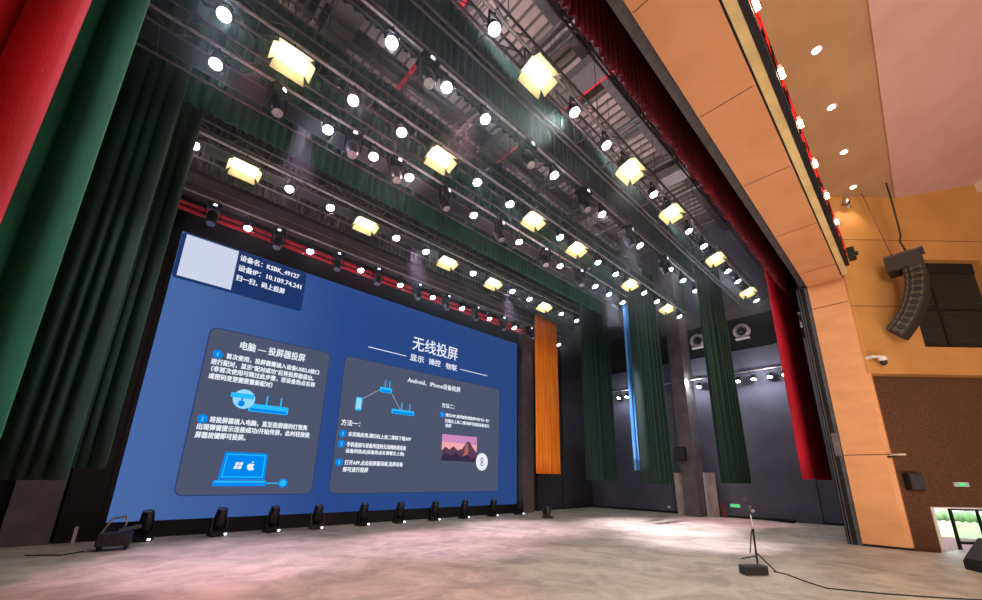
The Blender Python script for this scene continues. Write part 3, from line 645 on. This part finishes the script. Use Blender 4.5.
# side light bar on the right wall
sb = empty('side_light_bar', (20.9, 7.6, 6.55), 'horizontal silver light bar along the right stage wall', 'light bar')
G().cyl((0, -4.2, 0), (0, 4.6, 0), 0.035, 8).build('bar', M['silver'], sb)
for y in (-3.6, -1.2, 1.2, 3.6): G().cyl((0, y, 0), (0.38, y, 0.05), 0.02, 6).build('bracket', M['steel'], sb)
for i, y in enumerate([11.64, 11.13, 7.84, 7.2, 5.45, 4.79, 4.16, 3.6]):
    hang('c', 20.9, y, 6.17, 'bright white lamp on the right wall side bar, %s from left' % ORD[i], 'lamps on the right wall side bar', rz=-PI / 2)
for y in (4.3, 7.5): lamp('side_bar_light', 'POINT', (20.35, y, 6.3), 95, (0.92, 0.93, 1.0), shadow_soft_size=0.1)
lamp('side_bar_light', 'POINT', (20.35, 11.4, 6.3), 45, (0.92, 0.93, 1.0), shadow_soft_size=0.1)
# round wall fixtures
for i, (y, lb) in enumerate([(7.1, 'white ring shaped wall fixture, leftmost, beside the concrete column'), (5.05, 'white ring shaped wall fixture on the black wall, in the middle'), (2.55, 'white ring shaped wall fixture beside the right red curtain')]):
    r = empty('ring_fixture', (XS + 0.044, y, 8.68), lb, 'wall fixture', 'ring shaped fixtures on the right wall')
    R = Matrix.Rotation(-PI / 2, 3, 'Y')
    G().lathe([(0.20, 0.0), (0.38, 0.02), (0.38, 0.12), (0.30, 0.16), (0.24, 0.16), (0.24, 0.02)], 24, R).build('ring', M['white'], r)
    G().lathe([(0, 0.30), (0.12, 0.28), (0.16, 0.18), (0.17, 0.0)], 18, R).build('horn', M['blackgloss'], r)
    G().box((-0.2, -0.3, -0.42), (0.0, 0.3, -0.36)).build('bracket', M['white'], r)

# ------------------------------------------------------------------ right side wall objects
ex = empty('exit_sign', (XS, 6.42, 0.45), 'green illuminated exit sign low on the grey right stage wall', 'sign')
G().box((-0.04, -0.2, 0), (0, 0.2, 0.15)).build('housing', M['white'], ex)
G().box((-0.045, -0.18, 0.02), (-0.04, 0.18, 0.13)).build('sign_face', M['exit'], ex)
def runner(parent, y, z, s, mm, x=-0.047, axis='y'):
    g = G()
    def bar(a, b, t=0.012):
        a = Vector(a) * s; b = Vector(b) * s; d = (b - a).normalized(); n_ = Vector((-d.y, d.x)) * t * s * 8
        pts = [a + n_, b + n_, b - n_, a - n_]
        g.add([(x, y - p.x, z + p.y) if axis == 'y' else (y + p.x, x, z + p.y) for p in pts], [(0, 1, 2, 3)])
    bar((-.1, .1), (.2, .5)); bar((.2, .5), (.5, .35)); bar((.1, .3), (-.15, .0)); bar((.1, .25), (.35, .05)); bar((.35, .05), (.3, -.3)); bar((-.15, 0), (-.4, -.1)); bar((.22, .66), (.3, .72), .02)
    return g.build('running_figure', mm, parent)
runner(ex, 0.03, 0.07, 0.09, M['white'])
tag(G().cyl((-0.03, 0, 0), (0, 0, 0), 0.07, 10).build('wall_socket_light', M['white'], loc=(XS, 5.73, 0.35)), 'small round white light low on the right stage wall beside the exit sign', 'light')
tag(G().cyl((-0.03, 0, 0), (0, 0, 0), 0.07, 10).build('wall_socket_light', M['white'], loc=(XS, 9.48, 0.28)), 'small round white light low on the right stage wall left of the column', 'light')
tag(G().add([(-0.01, -0.12, 0), (-0.01, 0.12, 0), (-0.01, 0, 0.26), (0, -0.12, 0), (0, 0.12, 0), (0, 0, 0.26)], [(0, 2, 1), (3, 4, 5), (0, 1, 4, 3), (1, 2, 5, 4), (2, 0, 3, 5)]).build('wall_sticker', M['conc'], loc=(XS, 5.98, 0.75)), 'small grey triangular sticker above the exit sign on the right stage wall', 'sticker')
wc = empty('wall_camera', (XS, 5.68, 4.2), 'small white camera halfway up the right stage wall beside green curtain', 'camera')
G().cyl((-0.3, 0, 0), (-0.05, 0, 0.03), 0.05, 10).build('body', M['white'], wc); G().cyl((-0.1, 0, 0.03), (0, 0, 0.08), 0.02, 6).build('mount', M['white'], wc)
ms = empty('monitor_speaker', (20.1, 8.1, 2.5), 'black box speaker mounted on the concrete column at right', 'speaker')
G().box((-0.2, -0.25, 0), (0.02, 0.25, 0.66)).build('cabinet', M['black'], ms, bevel=0.02); G().box((-0.21, -0.22, 0.05), (-0.2, 0.22, 0.6)).build('grille', M['dustbox'], ms); G().box((0.02, -0.05, 0.3), (0.1, 0.05, 0.4)).build('bracket', M['steel'], ms)
tag(G().box((-0.04, -0.24, 0), (0.04, 0.24, 1.95)).build('pale_panel', M['palewood'], loc=(20.6, 8.52, 0.0)), 'tall pale grey board standing against left side of the concrete column', 'board')
lf = empty('door_leaf', (21.0, 7.3, 0), 'tall pale reddish door leaf standing right of the concrete column', 'door leaf')
G().box((-0.03, -0.27, 0), (0.03, 0.17, 1.98)).build('leaf', M['palewood'], lf); G().box((-0.04, 0.17, 0), (0.04, 0.25, 1.98)).build('edge_strip', M['white'], lf)
tag(G().box((-0.03, -0.1, 0), (0.03, 0.12, 0.62)).build('brown_board', M['brown'], loc=(21.1, 6.85, 0)), 'low reddish brown board beside the pale door leaf', 'board')
tag(G().prism([(-0.25, -0.4), (0.25, -0.4), (0.25, 0.3)], 0, 0.12).build('floor_wedge', M['black'], loc=(20.9, 4.6, 0)), 'small black wedge on the floor at foot of the right stage wall', 'wedge')
struct('trim_20', G().box((XS - 0.06, 3.3, 0), (XS, 4.2, 3.9)), 'sidewall')
struct('trim_21', G().box((XS - 0.03, 1.8, 0), (XS, 14, 0.1)), 'black')
struct('baseboard_back', G().box((15.42, 13.96, 0), (XS, 14.0, 0.1)), 'black')
# proscenium side tower
tw = empty('curtain_guide_rail', (15.2, 1.9, 0), 'tall dark steel guide rails between the tan pillar and red curtain', 'rail')
G().box((-0.06, -0.29, 0), (0.5, -0.20, 7.6)).build('channel', M['grey'], tw)
G().box((-0.02, -0.20, 0), (0.5, 0.02, 7.6)).build('backing', M['black'], tw)
for dy in (-0.09, -0.03): G().box((-0.08, dy, 0), (-0.03, dy + 0.022, 7.6)).build('rail', M['grey'], tw)
G().box((-0.09, -0.28, 2.35), (-0.06, -0.12, 3.0)).build('plate', M['conc'], tw)

# ------------------------------------------------------------------ header marquee and house lights
mq = empty('led_marquee', (4, 0.53, 7.6), 'long black light bar with red LED lettering along the arch top', 'sign')
G().box((-10.5, -0.045, 0.0), (10.3, 0.05, 0.62)).build('housing', M['black'], mq)
G().box((-10.5, -0.06, 0.14), (9.9, -0.046, 0.56)).build('red_led_strip', M['redled'], mq)
for i, x in enumerate([3.8, 5.13, 6.51, 7.84, 9.2, 10.54, 11.9]):
    f_ = empty('arch_floodlight', (x, 0.44, 7.84), 'small white floodlight above the stage arch, %s counted from the tan pillar' % ORD[6 - i], 'light', 'floodlights along the arch top')
    G().box((-0.09, -0.02, -0.04), (0.09, 0.03, 0.06)).build('body', M['white'], f_)
    G().box((-0.10, -0.03, -0.055), (0.10, 0.03, -0.04)).build('light_panel', M['downlight'], f_)
for i, x in enumerate([1.4, 3.4, 5.35, 7.3, 9.28, 11.22, 13.23, 15.21]):
    f_ = empty('ceiling_downlight', (x, 0.0, 10.5), 'warm recessed downlight in the auditorium ceiling, %s counted from the ochre wall' % ORD[7 - i], 'downlight', 'downlights in the auditorium ceiling')
    G().lathe([(0.07, -0.004), (0.11, -0.012), (0.11, 0.0)], 16).build('trim_ring', M['white'], f_)
    g = G(); g.add([(0.075 * math.cos(2 * PI * k / 14), 0.075 * math.sin(2 * PI * k / 14), -0.006) for k in range(14)], [tuple(range(13, -1, -1))]); g.build('lens', M['downlight'], f_)
    lamp('downlight_beam', 'SPOT', (x, 0.0, 10.46), 110, (1.0, 0.84, 0.56), (x, 0.0, 0), spot_size=math.radians(95), spot_blend=0.6, shadow_soft_size=0.08).parent = None
cl = empty('chrome_spotlight', (15.55, 0.25, 10.5), 'chrome cluster spotlight under the ceiling above the right pillar', 'light')
G().cyl((0, 0, -0.25), (0, 0, 0), 0.02, 6).build('stem', M['silver'], cl)
for dx, dz in ((-0.12, -0.3), (0.12, -0.36), (0.0, -0.18)): G().lathe([(0.03, 0.1), (0.09, 0.04), (0.11, -0.06), (0, -0.05)], 12, c=(dx, 0, dz)).build('lamp_head', M['silver'], cl)
bx = empty('small_camera', (13.9, 0.42, 7.72), 'small black camera bracketed on the end of the arch light bar', 'camera')
G().box((-0.13, -0.12, -0.14), (0.13, 0.04, 0.2)).build('body', M['black'], bx, bevel=0.02); G().cyl((0, 0.02, 0.05), (0, 0.3, 0.1), 0.03, 6).build('bracket', M['white'], bx); G().cyl((-0.05, -0.18, -.02), (-0.05, -0.1, 0), 0.06, 10).build('lens', M['blackgloss'], bx)

# line array hung in front of the right wall
la = empty('line_array', (15.6, -0.76, 8.02), 'curved black hanging line array of speakers in front of ochre wall', 'speaker')
yaw = Matrix.Rotation(math.radians(-6), 3, 'Z')
g = G(); g.cbox(yaw @ Vector((0, 0.12, -0.03)), (0.52, 0.8, 0.05), yaw); g.build('fly_bar', M['steel'], la)
pos = Vector((0, 0.0, -0.16)); a = math.radians(-4)
g = G(); g.cbox(yaw @ Vector((0, 0.16, -0.29)), (0.62, 0.74, 0.44), yaw @ Matrix.Rotation(0, 3, 'X')); g.build('bass_module', M['arraybody'], la, bevel=0.02)
pos = Vector((0, 0.02, -0.51))
NM = 11
for k in range(NM):
    ang = math.radians(1 + 4.1 * k)
    dn = Vector((0, math.sin(ang), -math.cos(ang)))
    c = pos + dn * 0.085
    R = yaw @ Matrix.Rotation(ang, 3, 'X')
    g = G(); hx, hf, hb = 0.36, 0.098, 0.080
    P = [Vector(p) for p in [(-hx, -0.24, -hf), (hx, -0.24, -hf), (hx - .1, 0.20, -hb), (-hx + .1, 0.20, -hb), (-hx, -0.24, hf), (hx, -0.24, hf), (hx - .1, 0.20, hb), (-hx + .1, 0.20, hb)]]
    g.add([R @ p + yaw @ c for p in P], [(0, 3, 2, 1), (4, 5, 6, 7), (0, 1, 5, 4), (1, 2, 6, 5), (2, 3, 7, 6), (3, 0, 4, 7)])
    md = g.build('speaker_module', M['arraybody'], la, bevel=0.006)
    g = G()
    for sx in (-1, 1):
        for yy in (-0.17, 0.02, 0.13):
            g.cbox(R @ Vector((sx * (0.345 - (yy + .24) * .22) + sx * 0.025, yy, 0)) + yaw @ c, (0.03, 0.035, 0.13), R)
        g.cbox(R @ Vector((sx * 0.33, -0.05, 0.0)) + yaw @ c, (0.03, 0.2, 0.03), R)
    g.build('rigging_link', M['arrayrig'], md)
    pos = pos + dn * 0.178
cb = G(); cb.path([(0.0, 0.05, 0.0), (0.02, 0.12, 0.45), (-0.02, 0.07, 0.6), (0.0, 0.05, 1.6), (0, 0.05, 2.42)], 0.022, 6); cb.build('hanging_cable', M['black'], la)
G().path([(0.1, 0.35, 0.0), (0.1, 0.62, 2.42)], 0.014, 5).build('hanging_cable', M['brown'], la)
# speaker bay behind it
bay = empty('speaker_bay_grille', SP(3.06, 0.28, 5.44), 'large dark ribbed speaker grille set into the ochre right wall', 'grille', rot=(0, 0, ANG))
G().box((-1.20, -0.05, 0), (1.20, 0.0, 2.80)).build('grille_cloth', M['grille'], bay)
g = G()
for k in range(46): g.box((-1.2, -0.075, 0.03 + k * 0.055), (1.2, -0.05, 0.045 + k * 0.055))
tag(g.build('slat', M['arraybody'], bay), kind='stuff')
G().box((-1.2, -0.1, 1.22), (1.2, -0.05, 1.26)).box((-0.28, -0.1, 0), (-0.23, -0.05, 2.8)).build('frame_bar', M['black'], bay)
G().box((-1.2, -0.09, 2.45), (1.2, -0.04, 2.8)).build('header_board', M['black'], bay)

# dome camera, wall speaker, exit sign, arm
dc = empty('dome_camera', SP(0.25, 0, 5.0), 'white and black dome security camera on an arm below the ochre wall', 'camera', rot=(0, 0, ANG))
dc.scale = (0.66, 0.66, 0.66)
G().box((-0.28, -0.32, 0.02), (0.1, -0.26, 0.1)).box((-0.3, -0.3, 0.0), (-0.24, 0.0, 0.12)).build('arm', M['white'], dc)
G().lathe([(0, 0.12), (0.1, 0.1), (0.15, 0.02), (0.16, -0.1), (0.14, -0.12)], 18, c=(0.12, -0.3, -0.02)).build('hood', M['white'], dc)
G().lathe([(0.13, 0.0), (0.13, -0.08), (0.08, -0.16), (0, -0.19)], 18, c=(0.12, -0.3, -0.14)).build('dome', M['blackgloss'], dc)
ws = empty('wall_speaker', SP(0.72, 0.3, 1.45), 'square black speaker on the brown wall right of the tan pillar', 'speaker', rot=(0, 0, ANG))
G().box((-0.19, -0.2, 0), (0.19, -0.02, 0.46)).build('cabinet', M['black'], ws, bevel=0.02); G().box((-0.17, -0.21, 0.03), (0.17, -0.2, 0.43)).build('grille', M['dustbox'], ws); G().box((-0.05, -0.02, 0.15), (0.05, 0.0, 0.3)).build('bracket', M['steel'], ws)
e2 = empty('exit_sign', SP(2.05, 0.3, 1.57), 'small green and pale exit sign on the brown wall above glass door', 'sign', rot=(0, 0, ANG))
G().box((-0.19, -0.04, 0), (0.19, 0, 0.11)).build('housing', M['white'], e2); G().box((-0.18, -0.044, 0.01), (-0.07, -0.04, 0.1)).box((0.07, -0.044, 0.01), (0.18, -0.04, 0.1)).build('sign_ends', M['exitpale'], e2)
G().box((-0.07, -0.045, 0.01), (0.07, -0.04, 0.1)).build('sign_face', M['exit'], e2)
runner(e2, 0.0, 0.045, 0.06, M['white'], x=-0.047, axis='x')
ar = empty('bracket_arm', SP(0.05, 0.3, 2.28), 'thin wall bracket with pale end sticking out beside the tan pillar', 'bracket', rot=(0, 0, ANG))
G().box((-0.05, -0.45, 0), (0.0, -0.0, 0.04)).build('arm', M['black'], ar); G().box((-0.05, -0.6, 0.05), (0.14, -0.4, 0.09)).build('end_plate', M['cream'], ar)

# ------------------------------------------------------------------ on the stage floor
wm = empty('stage_monitor', (12.65, -0.74, 0), 'large black wedge stage monitor on the apron near the glass door', 'speaker', rot=(0, 0, math.radians(35)))
prof = [(-0.36, 0), (0.42, 0), (0.42, 0.16), (0.05, 0.60), (-0.36, 0.42)]
g = G(); n = 5; g.add([(-0.5, a, b) for a, b in prof] + [(0.5, a, b) for a, b in prof], [tuple(range(5)), tuple(range(9, 4, -1))] + [(i, 5 + i, 5 + (i + 1) % 5, (i + 1) % 5) for i in range(5)])
g.build('cabinet', M['black'], wm, bevel=0.015)
g = G(); g.add([(-0.46, 0.40, 0.20), (0.46, 0.40, 0.20), (0.46, 0.08, 0.58), (-0.46, 0.08, 0.58)], [(0, 1, 2, 3)]); g.v = [(a, b + 0.012, c + 0.012) for a, b, c in g.v]; g.build('grille', M['dustbox'], wm)
G().box((-0.12, -0.375, 0.18), (0.12, -0.36, 0.26)).build('handle', M['steel'], wm)

mst = empty('microphone_stand', (9.75, 2.70, 0), 'thin black microphone stand with tripod legs on the open stage floor', 'microphone stand')
apx = Vector((-0.1, -0.05, 0.66))
G().cyl((-0.12, -0.05, 0.06), apx, 0.018, 8).build('pole', M['black'], mst)
for q in ((0.55, 0.42, 0.01), (-0.22, -0.08, 0.01), (-0.42, -0.42, 0.01)):
    G().cyl(Vector((-0.12, -0.05, 0.20)) if q[0] > 0 else apx * 0.4, q, 0.013, 6).build('leg', M['black'], mst)
G().cyl(apx, apx + Vector((-0.02, 0, 0.3)), 0.012, 8).build('extension', M['silver'], mst)
G().lathe([(0, -0.05), (0.028, -0.03), (0.028, 0.03), (0, 0.05)], 12, c=apx + Vector((0, 0, 0))).build('clamp', M['black'], mst)
G().lathe([(0.0, -0.08), (0.018, -0.08), (0.022, 0.02), (0.036, 0.05), (0.036, 0.08), (0, 0.11)], 12, c=apx + Vector((-0.02, 0, 0.38))).build('microphone', M['grey'], mst)
G().path([apx + Vector((-0.03, 0.02, 0.0)), apx + Vector((-0.03, 0.1, -0.42))], 0.012, 6).build('hanging_cable_tail', M['dustbox'], mst)
cc = empty('cable_box', (8.80, 2.50, 0), 'small dusty black monitor box on the floor at foot of microphone stand', 'box', rot=(0, 0, math.radians(-38)))
G().box((-0.22, -0.09, 0.01), (0.22, 0.09, 0.16)).build('case', M['dustbox'], cc, bevel=0.015); G().box((-0.2, -0.1, 0.03), (0.2, -0.09, 0.14)).build('front_panel', M['black'], cc)
pts = [(9.35, 2.32), (9.25, 2.1), (8.85, 1.75), (8.6, 1.45), (8.9, 0.8), (9.3, 0.2), (9.7, -0.3), (10.2, -1.2)]
tag(G().path([(x, y, 0.012) for x, y in pts], 0.010, 6).build('stage_cable', M['black']), 'thin dark cable running from the microphone stand across the floor', 'cable')

# fog machine style fixture lower left
fm = empty('effects_light', (0.42, 12.0, 0), 'black effects light with raised metal arms on floor left of screen', 'stage light', rot=(0, 0, -0.15))
G().box((-0.27, -0.2, 0.09), (0.27, 0.2, 0.34)).build('body', M['dustbox'], fm, bevel=0.02)
for sx in (-1, 1):
    for sy in (-1, 1): G().cyl((sx * .21, sy * .14, 0), (sx * .21, sy * .14, 0.1), 0.03, 8).build('foot', M['black'], fm)
G().path([(-0.24, -0.1, 0.3), (-0.1, -0.1, 0.62), (0.12, -0.1, 0.66)], 0.022, 6).build('arm', M['silver'], fm)
G().path([(0.05, -0.1, 0.34), (0.14, -0.1, 0.5), (0.12, -0.1, 0.66)], 0.018, 6).build('arm', M['silver'], fm)
G().cbox((0.22, -0.1, 0.42), (0.34, 0.16, 0.06), Matrix.Rotation(-0.2, 3, 'Y')).build('visor', M['grey'], fm)
tag(G().path([(-0.1, 0, 0.012), (-0.4, -0.25, 0.012), (-0.6, -0.1, 0.012), (-0.9, 0.1, 0.012)], 0.012, 5).build('power_cable', M['black'], loc=(0.1, 12.0, 0)), 'short black cable trailing left from the effects light', 'cable')
tag(G().box((-0.03, -0.02, 0), (0.03, 0.02, 0.36)).build('white_post', M['white'], loc=(-0.22, 13.4, 0)), 'short pale post on floor between grey pillar and screen', 'post')

# outside the door: easel silhouette
ea = empty('easel', (33.0, -2.8, -1.36), 'dark three legged easel standing outside beyond the glass door', 'easel')
for q in ((-0.2, -0.55, 0), (-0.2, 0.55, 0), (0.6, 0, 0)): G().cyl(q, (0, 0, 1.7), 0.05, 6).build('leg', M['black'], ea)
G().cyl((-0.12, -0.35, 0.6), (-0.12, 0.35, 0.6), 0.04, 6).build('cross_bar', M['black'], ea)

# ------------------------------------------------------------------ thin stage haze around the lamps
hz = bpy.data.materials.new('stage_haze'); hz.use_nodes = True; nt = hz.node_tree
nt.nodes.remove(nt.nodes['Principled BSDF'])
vsn = nt.nodes.new('ShaderNodeVolumeScatter'); vsn.inputs['Color'].default_value = (0.9, 0.97, 1.0, 1); vsn.inputs['Density'].default_value = 0.014; vsn.inputs['Anisotropy'].default_value = 0.75
nt.links.new(vsn.outputs[0], nt.nodes['Material Output'].inputs['Volume'])
M['haze'] = hz
tag(G().box((-6.9, 2.95, 7.4), (21.2, 13.3, 14.2)).build('haze', M['haze']), 'thin haze hanging among the lighting trusses', 'haze', kind='stuff')
